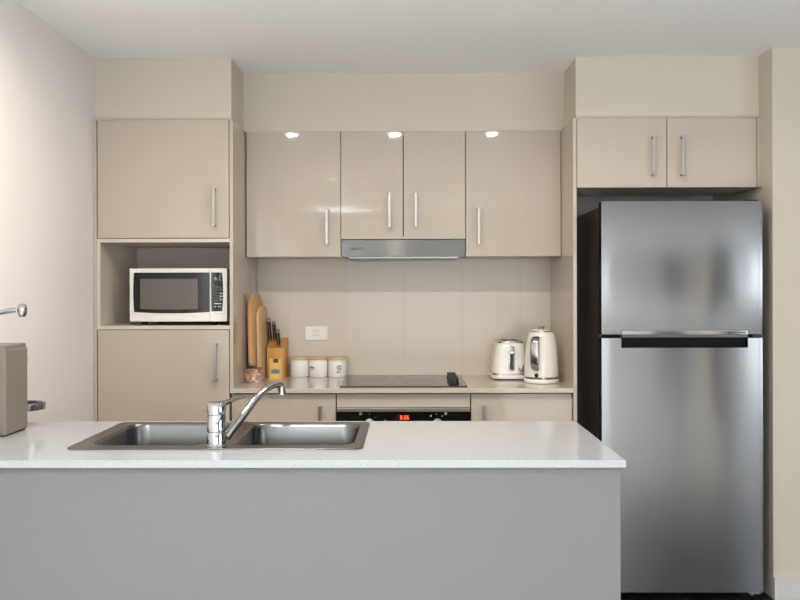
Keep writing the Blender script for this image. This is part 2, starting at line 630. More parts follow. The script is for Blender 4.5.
def wall_cabinet(x0, x1, z0, doors, label):
    r = thing('wall_cabinet', label, 'cabinet', ((x0 + x1) / 2, 4.2, z0))
    c = MB()
    c.box(x0, x0 + 0.015, YU + 0.02, YS - 0.001, z0, TOPZ - 0.001)
    c.box(x1 - 0.015, x1, YU + 0.02, YS - 0.001, z0, TOPZ - 0.001)
    c.box(x0 + 0.015, x1 - 0.015, YU + 0.02, YS - 0.001, z0, z0 + 0.016)
    c.box(x0 + 0.015, x1 - 0.015, YU + 0.02, YS - 0.001, TOPZ - 0.017, TOPZ - 0.001)
    c.build('carcass', M['carcass'], r)
    MB().box(x0 + 0.015, x1 - 0.015, YU + 0.022, YU + 0.03, z0 + 0.016, TOPZ - 0.017).build('inner_face', M['gap'], r)
    for (a, b, hp, h0, h1) in doors:
        d = add_door(r, a, b, z0 - 0.001, TOPZ, YU)
        add_handle(d, hp, h0, h1, YU)
    return r


HX0, HX1 = X(341, YU), X(465.6, YU)
DX = X(403.5, YU)
wall_cabinet(-0.775, HX0 - 0.001, WZ0, [(X(246.5, YU), HX0 - 0.0025, 326.6, 208, 244.5)],
             'single-door beige wall cabinet left of the range hood')
HZ1 = Zh(239.3, YU)
wall_cabinet(HX0, HX1, HZ1 + 0.002, [(HX0 + 0.001, DX - 0.0022, 389.6, 192, 227.5), (DX + 0.0022, HX1 - 0.001, 416.0, 192, 227.5)],
             'short two-door beige wall cabinet directly above the range hood')
wall_cabinet(HX1 + 0.001, 0.7405, WZ0, [(HX1 + 0.0035, X(560.6, YU), 479.0, 208, 244.5)],
             'single-door beige wall cabinet right of the range hood, nearest the fridge')

# range hood
r = thing('range_hood', 'slim stainless range hood under the middle wall cabinet', 'range hood', ((HX0 + HX1) / 2, 4.15, WZ0))
MB().box(HX0 + 0.002, HX1 - 0.002, YU + 0.001, YU + 0.02, WZ0 - 0.002, HZ1 - 0.002, 0.0012, 2).build('fascia', M['steel_hood'], r)
MB().box(HX0 + 0.002, HX1 - 0.002, YU + 0.02, YS - 0.002, WZ0 + 0.004, HZ1 - 0.002).build('housing', M['satin'], r)
MB().box(X(348, YU), X(459, YU), YU + 0.03, YS - 0.02, WZ0 - 0.010, WZ0 + 0.004, 0.002, 2).build('filter_tray', M['satin'], r)
t = MB()
put_text(t, 'BLANCO', 0.0160, X(351.5, YU), YU + 0.0009, Zh(249.9, YU), wide=X(362, YU) - X(351.5, YU))
t.build('lettering', M['ink'], r)

# ------------------------------------------------------------------ end panel and fridge cabinet
EP0, EP1 = 0.741, 0.757
tag(MB().box(EP0, EP1, YT, YB, 0, TOPZ, 0.0008, 1).build('end_panel', M['laminate']),
    'tall narrow beige end panel between the back worktop and the fridge', 'panel')
FZ0 = 1.795
r = thing('wall_cabinet', 'two-door beige cabinet above the stainless fridge', 'cabinet', (1.16, 3.95, FZ0))
MB().box(EP1 + 0.001, XN - 0.001, YT + 0.02, 4.09, FZ0, FZ0 + 0.016).build('base_board', M['carcass'], r)
c = MB()
c.box(EP1 + 0.001, EP1 + 0.016, YT + 0.02, 4.09, FZ0 + 0.016, TOPZ - 0.001)
c.box(XN - 0.02, XN - 0.001, YT + 0.001, 4.09, FZ0 + 0.0, TOPZ - 0.001)
c.box(EP1 + 0.016, XN - 0.02, YT + 0.02, 4.09, TOPZ - 0.016, TOPZ - 0.001)
c.build('carcass', M['laminate'], r)
MB().box(EP1 + 0.016, XN - 0.02, YT + 0.021, YT + 0.03, FZ0 + 0.016, TOPZ - 0.016).build('inner_face', M['gap'], r)
FM = X(666.6, YT)
d = add_door(r, EP1 + 0.003, FM - 0.0018, FZ0 - 0.001, TOPZ, YT)
add_handle(d, 654.5, 136, 176.5, YT)
d = add_door(r, FM + 0.0018, XN - 0.0235, FZ0 - 0.001, TOPZ, YT)
add_handle(d, 683.5, 136, 176.5, YT)

# ------------------------------------------------------------------ back worktop and base cabinets
SLAB = 0.021
OX0, OX1 = X(336, 3.77), X(470.3, 3.77)
BX0, BX1 = -0.7922, 0.7405
CKX0, CKX1, CKY0, CKY1 = -0.306, 0.273, 3.792, 4.292
tag(MB().box(BX0, BX1, YT - 0.002, YS - 0.0005, HB - SLAB, HB, 0.0015, 2).build('worktop', M['stone_back']),
    'cream speckled stone worktop along the back wall', 'worktop')
YBF = 3.775


def base_cabinet(x0, x1, hp, label, inset=0.0):
    r = thing('base_cabinet', label, 'cabinet', ((x0 + x1) / 2, 4.05, 0))
    MB().box(x0 + inset, x1, YBF + 0.02, YS - 0.03, 0.10, HB - SLAB - 0.001).build('carcass', M['gap'], r)
    MB().box(x0 + inset, x1, YBF + 0.06, YBF + 0.075, 0, 0.10).build('kickboard', M['carcass'], r)
    d = add_door(r, x0 + 0.002, x1 - 0.002, 0.105, HB - SLAB - 0.006, YBF)
    add_handle(d, hp, 406, 444, YBF)
    return r


base_cabinet(BX0, OX0 - 0.001, 319.3, 'beige base cabinet under the back worktop, between pantry and oven', 0.017)
base_cabinet(OX1 + 0.001, BX1, 484.0, 'beige base cabinet under the toaster and kettle, right of the oven')
r = thing('oven_cabinet', 'beige oven housing panel under the cooktop, above the black oven', 'cabinet', ((OX0 + OX1) / 2, 4.05, 0))
OVZ1 = Zh(407.8, YBF)
add_door(r, OX0 + 0.002, OX1 - 0.002, OVZ1 + 0.002, HB - SLAB - 0.006, YBF, name='front_panel')
c = MB()
c.box(OX0, OX0 + 0.006, YBF + 0.02, YS - 0.02, 0.0, HB - SLAB - 0.001)
c.box(OX1 - 0.006, OX1, YBF + 0.02, YS - 0.02, 0.0, HB - SLAB - 0.001)
c.box(OX0 + 0.006, OX1 - 0.006, YBF + 0.02, YS - 0.02, OVZ1 + 0.002, HB - SLAB - 0.012)
c.box(OX0 + 0.006, OX1 - 0.006, YBF + 0.02, YS - 0.02, 0.24, 0.256)
c.box(OX0 + 0.006, OX1 - 0.006, YBF + 0.06, YBF + 0.075, 0.0, 0.24)
c.build('carcass', M['carcass'], r)

# oven
r = thing('oven', 'built-in black glass oven with red clock under the cooktop', 'oven', ((OX0 + OX1) / 2, 4.0, 0.256))
YO = YBF - 0.012
ox0, ox1 = OX0 + 0.0025, OX1 - 0.0025
MB().box(OX0 + 0.008, OX1 - 0.008, YBF + 0.021, 4.25, 0.2565, OVZ1 - 0.004).build('body', M['black'], r)
zs = Zh(411.8, YO)
MB().box(ox0, ox1, YO - 0.003, YBF + 0.0192, zs, OVZ1, 0.0012, 2).build('trim_strip', mat('brushed_strip', (0.55, 0.51, 0.45, 1), 0.3, metal=1.0), r)
zc = zs - 0.095
cp = MB().box(ox0, ox1, YO, YBF + 0.0192, zc, zs - 0.0005, 0.001, 1).build('control_panel', M['black_gloss'], r)
for px in (369.5, 437.0):
    k = MB()
    zk = Zh(423.0, YO)
    k.cyl((X(px, YO), zk), 'y', 0.021, YO - 0.022, YO - 0.001, 32, 0.002)
    k.build('knob', M['satin'], r, 40)
for (px, py, w, h) in ((369.3, 413.9, .0016, .006), (436.2, 413.9, .0016, .006), (375.2, 417.2, .005, .0018), (384.8, 420.2, .008, .0015),
                       (430.5, 415.9, .006, .007), (442.0, 415.9, .005, .003)):
    x, z = X(px, YO), Zh(py, YO)
    MB().box(x - w / 2, x + w / 2, YO - 0.0007, YO + 0.0002, z - h / 2, z + h / 2).build('mark', M['white_ink'], r)
for (px, py) in ((360.3, 413.6), (445.4, 413.6)):
    x, z = X(px, YO), Zh(py, YO)
    s = 0.0055
    mk = MB()
    for (a, b, c_, d_) in ((-s, s, s - .0014, s), (-s, s, -s, -s + .0014), (-s, -s + .0014, -s, s), (s - .0014, s, -s, s), (-s * .5, s * .5, -.0012, .0012)):
        mk.box(x + a, x + b, YO - 0.0007, YO + 0.0002, z + c_, z + d_)
    mk.build('symbol', M['white_ink'], r)
x0 = X(396.5, YO)
MB().box(x0, X(409.6, YO), YO - 0.0006, YO + 0.0002, Zh(420.3, YO), Zh(414.5, YO)).build('display', mat('oven_display', srgb(60, 18, 14), 0.15), r)
dg_ = MB()
seven_seg(dg_, '8:26', X(400.0, YO), YO - 0.0006, Zh(419.4, YO), 0.0085, 0.0175, 0.0022)
dg_.build('clock_digits', M['red_led'], r)
od = MB().box(ox0, ox1, YO, YBF + 0.0192, 0.262, zc - 0.004, 0.001, 1).build('door', M['black_gloss'], r)
h = MB()
h.tube([(ox0 + 0.04, YO - 0.045, zc - 0.05), (ox1 - 0.04, YO - 0.045, zc - 0.05)], 0.009)
h.tube([(ox0 + 0.07, YO - 0.045, zc - 0.05), (ox0 + 0.07, YO + 0.001, zc - 0.05)], 0.006)
h.tube([(ox1 - 0.07, YO - 0.045, zc - 0.05), (ox1 - 0.07, YO + 0.001, zc - 0.05)], 0.006)
h.build('handle', M['satin'], od, 40)

# cooktop
r = thing('cooktop', 'black ceramic cooktop set on the back worktop', 'cooktop', ((CKX0 + CKX1) / 2, 4.04, HB))
CT = HB + 0.006
MB().prism(roundrect(CKX0, CKX1, CKY0, CKY1, 0.006, 4), 'z', HB, CT, 0.0012, 2).build('glass_top', mat('hob_glass', srgb(46, 42, 40), 0.08), r)
for (cx, cy, rr) in ((-0.17, 3.93, 0.105), (-0.17, 4.17, 0.08), (0.06, 3.93, 0.08), (0.06, 4.17, 0.105)):
    rg = MB()
    n = 64
    loops = []
    for rad, z in ((rr - 0.0012, CT), (rr - 0.0012, CT + 0.0003), (rr + 0.0012, CT + 0.0003), (rr + 0.0012, CT)):
        loops.append([(cx + rad * math.cos(2 * PI * k / n), cy + rad * math.sin(2 * PI * k / n), z) for k in range(n)])
    rg.loft(loops, False, False)
    rg.build('cooking_ring', mat('ring_print', srgb(92, 88, 84), 0.3), r)
for i, cy in enumerate((3.885, 3.975, 4.065, 4.155)):
    k = MB()
    k.lathe([(0.024, CT), (0.024, CT + 0.004), (0.021, CT + 0.006), (0.0195, CT + 0.017), (0.018, CT + 0.019), (0.0, CT + 0.019)], 0.2175, cy, 32)
    k.box(0.2175 - 0.021, 0.2175 + 0.021, cy - 0.0045, cy + 0.0045, CT + 0.015, CT + 0.027, 0.002, 2)
    k.build('knob', M['black'], r, 40)

# ------------------------------------------------------------------ microwave
YM = 3.80
mx0, mx1 = X(128.6, YM), X(226.3, YM)
mz0, mz1 = NZ0 + 0.017, 1.440
r = thing('microwave', 'white countertop microwave with black glass door in the pantry niche', 'microwave', ((mx0 + mx1) / 2, 4.0, NZ0))
MB().box(mx0 + 0.003, mx1 - 0.003, YM + 0.025, 4.17, mz0, mz1, 0.006, 3).build('body', M['white_plastic'], r, None, True)
xd = X(209.6, YM)


def bowed(x0, x1, z0, z1, y, sag, n=16):
    """front slab slightly bowed outwards in plan, between x0 and x1 of the whole front"""
    pts = []
    for k in range(n + 1):
        u = x0 + (x1 - x0) * k / n
        s = (2 * (u - mx0) / (mx1 - mx0) - 1)
        pts.append((u, y + sag * s * s))
    pts += [(x1, YM + 0.026), (x0, YM + 0.026)]
    return pts


d = MB().prism(bowed(mx0, xd - 0.0008, 0, 0, YM - 0.004, 0.010), 'z', mz0, mz1, 0.003, 2).build('door', M['white_plastic'], r, None, True)
cpn = MB().prism(bowed(xd + 0.0008, mx1, 0, 0, YM - 0.004, 0.010), 'z', mz0, mz1, 0.003, 2).build('control_panel', M['white_plastic'], r, None, True)


def yfront(u):
    s = (2 * (u - mx0) / (mx1 - mx0) - 1)
    return YM - 0.004 + 0.010 * s * s


def bowed_glass(x0, x1, ztop, zbot, off0, off1, barrel0=0.0, barrel1=0.0, archb=0.0):
    """thin sheet on the bowed front; barrel bows its ends, archb its lower edge"""
    n, nz = 20, 8
    loops = []
    for side in (0, 1):
        pass
    mb = MB()
    t = mb.bm
    F_, B_ = [], []
    for j in range(nz + 1):
        v = j / nz
        q = 4 * v * (1 - v)
        xa, xb = x0 - barrel0 * q, x1 + barrel1 * q
        rf, rb = [], []
        for k in range(n + 1):
            u = k / n
            x = xa + (xb - xa) * u
            zb = zbot + archb * (2 * u - 1) ** 2
            z = zb + (ztop - zb) * v
            rf.append(t.verts.new((x, yfront(x) - off1, z)))
            rb.append(t.verts.new((x, yfront(x) - off0, z)))
        F_.append(rf)
        B_.append(rb)
    for j in range(nz):
        for k in range(n):
            t.faces.new((F_[j][k], F_[j][k + 1], F_[j + 1][k + 1], F_[j + 1][k]))
            t.faces.new((B_[j][k], B_[j + 1][k], B_[j + 1][k + 1], B_[j][k + 1]))
    for j in range(nz):
        t.faces.new((F_[j][0], F_[j + 1][0], B_[j + 1][0], B_[j][0]))
        t.faces.new((F_[j][n], B_[j][n], B_[j + 1][n], F_[j + 1][n]))
    for k in range(n):
        t.faces.new((F_[0][k], B_[0][k], B_[0][k + 1], F_[0][k + 1]))
        t.faces.new((F_[nz][k], F_[nz][k + 1], B_[nz][k + 1], B_[nz][k]))
    bmesh.ops.recalc_face_normals(t, faces=t.faces)
    return mb


gw = bowed_glass(X(133.2, YM), xd - 0.0015, Zh(272.0, YM), Zh(312.8, YM), -0.001, 0.0015, 0.004, 0.0, 0.006).build('door_glass', M['black_gloss'], d)
bowed_glass(X(139.5, YM), X(197.5, YM), Zh(278.3, YM), Zh(309.0, YM), 0.0014, 0.0019, 0, 0, 0.003).build(
    'mesh_screen', mat('oven_mesh', srgb(104, 98, 92), 0.16), gw)
cg = bowed_glass(X(210.9, YM), X(221.6, YM), Zh(272.0, YM), Zh(311.0, YM), -0.001, 0.0013, 0, 0.005, 0.0).build('control_glass', M['black_gloss'], cpn)
yb = yfront(X(217, YM)) - 0.0016
bt = MB()
for i in range(7):
    for j in range(3):
        x = X(212.9 + j * 3.0, YM)
        z = Zh(286.2 + i * 2.75, YM)
        if i < 6 or j == 1:
            bt.box(x, x + 0.0085, yb - 0.0006, yb + 0.0008, z - 0.0032, z)
bt.build('keypad', mat('keypad_print', srgb(110, 112, 110), 0.5), cg)
bt = MB()
for (a, b, py, hh) in ((219.3, 222.3, 293.0, .0035), (219.3, 222.3, 296.0, .0035), (219.3, 222.3, 299.0, .0035), (212.0, 221.0, 303.2, .0045), (212.8, 215.6, 306.2, .003), (217.4, 220.4, 306.2, .003)):
    bt.box(X(a, YM), X(b, YM), yb - 0.0007, yb + 0.002, Zh(py, YM) - hh / 2, Zh(py, YM) + hh / 2)
bt.build('button', M['white_ink'], cg)
dg_ = MB()
seven_seg(dg_, '20:1', X(213.0, YM), yb - 0.0002, Zh(279.8, YM), 0.0062, 0.0120, 0.0014)
dg_.build('clock_digits', M['green_led'], cg)
MB().box(X(210.6, YM), X(224.2, YM), yfront(X(217, YM)) - 0.0012, YM + 0.01, Zh(313.6, YM) - 0.0005, Zh(313.6, YM) + 0.0006).build('release_seam', mat('seam_grey', srgb(170, 164, 156), 0.6), cpn)
for (fx, fy) in ((mx0 + 0.05, YM + 0.06), (mx1 - 0.05, YM + 0.06), (mx0 + 0.05, 4.12), (mx1 - 0.05, 4.12)):
    MB().cyl((fx, fy), 'z', 0.014, NZ0 + 0.0004, mz0 + 0.001).build('foot', M['rubber'], r)

# ------------------------------------------------------------------ fridge
YF = 3.60
fx0, fx1 = X(601.4, YF), X(763.0, YF) - 0.003
r = thing('refrigerator', 'tall two-door brushed stainless refrigerator in the right-hand recess', 'refrigerator', ((fx0 + fx1) / 2, 4.0, 0))
fzT = Zh(201.8, YF)
zU0 = Zh(335.0, YF)
zL1 = Zh(338.6, YF)
zL0 = Zh(592.3, YF)
MB().box(fx0 + 0.006, fx1 - 0.006, YF + 0.072, 4.27, 0.03, fzT - 0.018, 0.004, 2).build('body', M['fridge_side'], r)
MB().box(fx0 + 0.012, fx1 - 0.012, YF + 0.058, YF + 0.075, 0.06, fzT - 0.03).build('door_seal', M['rubber'], r)


def door_profile(x0, x1, y0=YF, depth=0.058):
    pts = []
    n = 40
    w = (fx1 - fx0) / 2
    cx = (fx0 + fx1) / 2
    for k in range(n + 1):
        u = -1 + 2 * k / n
        s = math.copysign(abs(u) ** 0.6, u) if False else math.sin(u * PI / 2)
        x = cx + s * w
        a = abs(s)
        sag = 0.0025 * a ** 2 + 0.0012 * a ** 40
        pts.append((x, y0 + sag))
    lo = [p for p in pts if x0 - 1e-6 <= p[0] <= x1 + 1e-6]
    def yat(x):
        a = abs((x - cx) / w)
        return y0 + 0.0025 * a ** 2 + 0.0012 * a ** 40
    if abs(lo[0][0] - x0) > 1e-5:
        lo = [(x0, yat(x0))] + lo
    if abs(lo[-1][0] - x1) > 1e-5:
        lo = lo + [(x1, yat(x1))]
    return lo + [(x1, y0 + depth), (x0, y0 + depth)]


up = MB().prism(door_profile(fx0, fx1), 'z', zU0, fzT, 0.0018, 2).build('freezer_door', M['steel_fridge'], r, 25)
rx0, rx1 = X(620.8, YF), X(746.8, YF)
zR = Zh(348.3, YF)
lw = MB()
lw.prism(door_profile(fx0, fx1), 'z', zL0, zR)
lw.prism(door_profile(fx0, rx0), 'z', zR, zL1)
lw.prism(door_profile(rx1, fx1), 'z', zR, zL1)
lowd = lw.build('fridge_door', M['steel_fridge'], r, 25)
rc = MB()
rc.box(rx0 + 0.0005, rx1 - 0.0005, YF + 0.036, YF + 0.0578, zR + 0.0005, zL1 + 0.001)
rc.box(rx0 + 0.0005, rx1 - 0.0005, YF + 0.006, YF + 0.036, zR, zR + 0.002)
rc.build('handle_recess', mat('recess_black', srgb(20, 20, 22), 0.6, spec=0.15), lowd)
hs = MB()
hs.box(rx0, rx1 - 0.001, YF - 0.006, YF + 0.012, Zh(335.3, YF), Zh(331.0, YF), 0.0022, 3)
hs = hs.build('handle_strip', M['chrome'], up)
MB().box(rx0 + 0.003, rx1 - 0.003, YF - 0.003, YF + 0.05, zU0 - 0.012, zU0 - 0.0002).build('handle_grip', mat('grip_grey', srgb(96, 98, 100), 0.3, metal=0.6), up)
lb = MB()
lb.box(X(726.6, YF), X(728.3, YF), YF - 0.0067, YF - 0.005, Zh(334.2, YF), Zh(331.9, YF))
for k in range(7):
    lb.box(X(730.5 + 2.0 * k, YF), X(731.9 + 2.0 * k, YF), YF - 0.0066, YF - 0.005, Zh(333.5, YF), Zh(332.5, YF))
lb.build('label_print', M['ink'], hs)
hg = MB()
hg.box(X(752.5, YF), X(761.5, YF), YF + 0.012, YF + 0.05, zL1 + 0.0005, zU0 - 0.0005)
hg.build('middle_hinge', M['black'], r)
hg = MB()
hg.box(X(748, YF), X(759.5, YF), YF + 0.01, YF + 0.06, zL0 - 0.010, zL0 - 0.003)
hg.box(X(750.5, YF), X(752.5, YF), YF + 0.014, YF + 0.03, zL0 - 0.018, zL0 - 0.010)
hg.build('bottom_hinge', M['satin'], r)
hg = MB()
hg.box(fx1 - 0.07, fx1 - 0.015, YF + 0.012, YF + 0.12, fzT - 0.0175, fzT + 0.006, 0.003, 2)
hg.build('top_hinge', M['black'], r)
for (a, b) in ((fx0 + 0.05, 3.72), (fx1 - 0.05, 3.72), (fx0 + 0.05, 4.22), (fx1 - 0.05, 4.22)):
    MB().cyl((a, b), 'z', 0.02, 0.0, 0.031).build('foot', M['rubber'], r)

# ------------------------------------------------------------------ island bench
IX0, IX1 = XL + 0.001, 0.5615
IY0, IY1 = 2.158, 2.811
SX0, SX1, SY0, SY1 = -0.943, -0.122, 2.297, 2.772
outer = [(IX0, IY0), (IX1, IY0), (IX1, IY1), (IX0, IY1)]
top = ring_plate(outer, [[(SX0 + 0.012, SY0 + 0.012), (SX0 + 0.012, SY1 - 0.012), (SX1 - 0.012, SY1 - 0.012), (SX1 - 0.012, SY0 + 0.012)]], HB - 0.0195, HB)
it = top.build('island_benchtop', M['stone'])
bv = it.modifiers.new('edge_round', 'BEVEL')
bv.width = 0.0022
bv.segments = 2
bv.limit_method = 'ANGLE'
tag(it, 'white speckled stone benchtop of the island with cut-out for the sink', 'worktop')
r = thing('island_cabinet', 'pale grey island bench base with plain panels below the white benchtop', 'cabinet', ((IX0 + IX1) / 2, 2.48, 0))
IP1 = X(619.6, 2.18)
z1 = HB - 0.0197
MB().box(IX0 + 0.001, IP1, 2.180, 2.200, 0, z1, 0.001, 1).build('front_panel', M['island'], r)
MB().box(IP1 - 0.02, IP1, 2.2005, 2.775, 0, z1, 0.001, 1).build('end_panel', M['island'], r)
MB().box(IX0 + 0.001, IP1 - 0.021, 2.2005, 2.75, 0.10, 0.116).build('floor_board', M['carcass'], r)
MB().box(IX0 + 0.001, IP1 - 0.021, 2.70, 2.715, 0, 0.10).build('kickboard', M['carcass'], r)
nx = 4
wd = (IP1 - 0.021 - IX0 - 0.001) / nx
for k in range(nx):
    a = IX0 + 0.001 + wd * k
    d = MB().box(a + 0.0015, a + wd - 0.0015, 2.757, 2.775, 0.12, z1 - 0.004, 0.001, 1).build('door', M['laminate'], r)
    hx = a + (wd - 0.06 if k % 2 == 0 else 0.06)
    h = MB()
    h.box(hx - 0.006, hx + 0.006, 2.803, 2.810, 0.66, 0.83, 0.0015, 2)
    h.box(hx - 0.006, hx + 0.006, 2.775, 2.805, 0.822, 0.830)
    h.box(hx - 0.006, hx + 0.006, 2.775, 2.805, 0.66, 0.668)
    h.build('handle', M['satin'], d)

# ------------------------------------------------------------------ sink
r = thing('sink', 'double-bowl stainless steel sink set into the island benchtop', 'sink', ((SX0 + SX1) / 2, (SY0 + SY1) / 2, HB))
B1 = (-0.896, -0.563, 2.352, 2.738)
B2 = (-0.497, -0.150, 2.352, 2.738)
RN = 8
h1 = roundrect(*B1, 0.055, RN)
h2 = roundrect(*B2, 0.055, RN)
rim = ring_plate(roundrect(SX0, SX1, SY0, SY1, 0.03, 6), [h1, h2], HB + 0.0004, HB + 0.0038)
rim = rim.build('rim', M['steel_sink'], r)
bv = rim.modifiers.new('edge_round', 'BEVEL')
bv.width = 0.0015
bv.segments = 2
bv.limit_method = 'ANGLE'
for B in (B1, B2):
    x0, x1, y0, y1 = B
    loops = []
    for ins, z, rr in ((0.0, HB + 0.0036, 0.055), (0.0015, HB + 0.001, 0.0545), (0.005, HB - 0.008, 0.053), (0.008, HB - 0.10, 0.052),
                       (0.012, HB - 0.145, 0.05), (0.022, HB - 0.163, 0.048), (0.04, HB - 0.171, 0.045), (0.08, HB - 0.173, 0.04)):
        loops.append([(p[0], p[1], z) for p in roundrect(x0 + ins, x1 - ins, y0 + ins, y1 - ins, rr, RN)])
    outl = list(reversed([[(p[0] + (0.0012 if p[0] > (x0 + x1) / 2 else -0.0012), p[1] + (0.0012 if p[1] > (y0 + y1) / 2 else -0.0012), p[2] - 0.0012) for p in lp] for lp in loops[1:]]))
    b = MB()
    b.loft(loops + outl, False, False)
    # bottom caps
    b.loft([loops[-1], [(p[0], p[1], p[2] - 0.0012) for p in loops[-1]]], True, True)
    b.build('basin', M['steel_sink'], r, 50)
    cx, cy = (x0 + x1) / 2, (y0 + y1) / 2
    MB().lathe([(0.038, HB - 0.173), (0.038, HB - 0.1715), (0.034, HB - 0.1705), (0.026, HB - 0.1715), (0.0, HB - 0.1715)], cx, cy, 32).build('drain', M['chrome'], r, 40)

# ------------------------------------------------------------------ mixer tap
TX, TY, TZ = -0.5315, 2.335, HB + 0.0040
r = thing('mixer_tap', 'chrome mixer tap with angled spout standing on the sink rim', 'tap', (TX, TY, TZ))
b = MB()
b.lathe([(0.029, TZ), (0.029, TZ + 0.004), (0.0265, TZ + 0.006), (0.0262, TZ + 0.0385), (0.0255, TZ + 0.040)], TX, TY, 40)
b.build('base_ring', M['chrome'], r, 35)
b = MB()
b.lathe([(0.0235, TZ + 0.038), (0.0235, TZ + 0.0415), (0.0258, TZ + 0.043), (0.0258, TZ + 0.085), (0.0245, TZ + 0.087), (0.0245, TZ + 0.0885),
         (0.027, TZ + 0.0905), (0.0275, TZ + 0.108), (0.0262, TZ + 0.116), (0.021, TZ + 0.122), (0.010, TZ + 0.1245), (0.0, TZ + 0.125)], TX, TY, 40)
b.build('body', M['chrome'], r, 35)
# spout
dx, dy = 0.128, 0.205
pts = []
ctrl = [(0.012, 0.016, 0.019), (0.030, 0.048, 0.052), (0.058, 0.093, 0.098), (0.086, 0.132, 0.130), (0.108, 0.160, 0.147), (0.127, 0.184, 0.1545), (0.140, 0.200, 0.156), (0.147, 0.208, 0.150)]


def catmull(P_, n=6):
    P_ = [Vector(p) for p in P_]
    out_ = []
    for i in range(len(P_) - 1):
        p0, p1, p2, p3 = P_[max(i - 1, 0)], P_[i], P_[i + 1], P_[min(i + 2, len(P_) - 1)]
        for k in range(n):
            t = k / n
            out_.append(0.5 * ((2 * p1) + (p2 - p0) * t + (2 * p0 - 5 * p1 + 4 * p2 - p3) * t * t + (3 * p1 - p0 - 3 * p2 + p3) * t ** 3))
    out_.append(P_[-1])
    return out_


sp = [(X(px, yy), yy, Zh(py, yy)) for px, py, yy in ((226, 437.5, 2.352), (232, 429, 2.372), (240, 419, 2.400), (248, 408.5, 2.430), (256.5, 397.5, 2.462), (265, 389.3, 2.495), (272.5, 385.0, 2.522), (278, 384.0, 2.540), (281, 386.0, 2.550))]
b = MB()
path = catmull(sp)
b.tube(path, [0.0115 - 0.0015 * i / (len(path) - 1) for i in range(len(path))], 20)
e = sp[-1]
b.tube([(e[0] - 0.002, e[1] - 0.003, e[2] + 0.006), (e[0] + 0.0005, e[1] + 0.001, e[2] - 0.008), (e[0] + 0.0015, e[1] + 0.002, e[2] - 0.024)], [0.0105, 0.0115, 0.0115], 20)
b.build('spout', M['chrome'], r, 50)
b = MB()
b.lathe([(0.0, -0.0045), (0.0085, -0.004), (0.0085, 0.0)], 0, 0, 20, Matrix.Translation((e[0] + 0.0015, e[1] + 0.002, e[2] - 0.0235)))
b.build('aerator', M['satin'], r, 40)
# lever: tapered flat paddle rising from the cap
lv = []
dirv = Vector((0.055, 0.10, 0.0)).normalized()
sdv = Vector((dirv.y, -dirv.x, 0))
for t, w, hh, z in ((0.0, 0.020, 0.010, 0.106), (0.012, 0.019, 0.009, 0.1115), (0.03, 0.0150, 0.007, 0.1165), (0.06, 0.0115, 0.0048, 0.121), (0.09, 0.0105, 0.0036, 0.1250), (0.112, 0.010, 0.0030, 0.1275), (0.120, 0.007, 0.002, 0.1282)):
    c0 = Vector((TX, TY, TZ + z)) + dirv * t
    n = 16
    lv.append([tuple(c0 + sdv * w * math.copysign(abs(math.cos(a)) ** 0.7, math.cos(a)) + Vector((0, 0, 1)) * hh * math.copysign(abs(math.sin(a)) ** 0.7, math.sin(a)))
               for a in [2 * PI * k / n for k in range(n)]])
MB().loft(lv).build('lever', M['chrome'], r, 50)
# ------------------------------------------------------------------ coffee machine at the left end of the island
r = thing('coffee_machine', 'taupe coffee machine with chrome cup tray at the left end of the island', 'coffee machine', (-1.285, 2.58, HB))
cy = 2.58
cxr = X(28.3, 2.655)
b = MB()
b.box(-1.372, cxr, 2.505, 2.655, HB + 0.004, Zh(346, 2.655), 0.006, 3)
b.box(-1.365, X(26.6, 2.65), 2.512, 2.65, Zh(346, 2.655) - 0.004, Zh(342, 2.65), 0.003, 2)
b.build('body', M['taupe'], r, None, True)
MB().box(-1.32, X(28.6, 2.70), 2.654, 2.70, Zh(363.5, 2.70), Zh(356, 2.70), 0.006, 3).build('brew_head', M['taupe'], r, None, True)
MB().box(-1.365, cxr - 0.006, 2.512, 2.648, HB + 0.0004, HB + 0.005).build('foot', M['rubber'], r)
tcx, tcy, tr_ = -1.233, 2.718, 0.060
tz1, tz0 = Zh(401.5, 2.73), Zh(410.0, 2.70)
b = MB()
b.lathe([(tr_ - 0.004, tz0), (tr_, tz0 + 0.002), (tr_, tz1 - 0.002), (tr_ - 0.003, tz1), (tr_ - 0.008, tz1 - 0.001), (tr_ - 0.009, tz1 - 0.006), (0, tz1 - 0.006)], tcx, tcy, 40)
b.build('cup_tray', M['chrome'], r, 35)
for k in range(-3, 4):
    w = math.sqrt(max(0.0, 0.048 ** 2 - (k * 0.013) ** 2))
    MB().box(tcx - w, tcx + w, tcy + k * 0.013 - 0.003, tcy + k * 0.013 + 0.003, tz1 - 0.006, tz1 - 0.003).build('grille_bar', M['black'], r)
b = MB()
b.tube([(-1.29, cy, Zh(343, 2.65) - 0.003), (-1.29, cy, Zh(320, 2.65)), (-1.275, cy + 0.01, Zh(312, 2.65)), (-1.225, cy + 0.05, Zh(309, 2.65))], [0.012, 0.010, 0.009, 0.008])
b.build('lever_arm', M['chrome'], r, 50)
zl = Zh(309.5, 2.64)
MB().lathe([(0.0, -0.022), (0.010, -0.020), (0.014, -0.010), (0.015, 0.004), (0.012, 0.016), (0.006, 0.020), (0, 0.0205)], 0, 0, 24, Matrix.Translation((X(27.4, 2.64) - 0.015, cy + 0.06, zl))).build('lever_knob', M['polished'], r, 50)
r.location.x -= 0.006

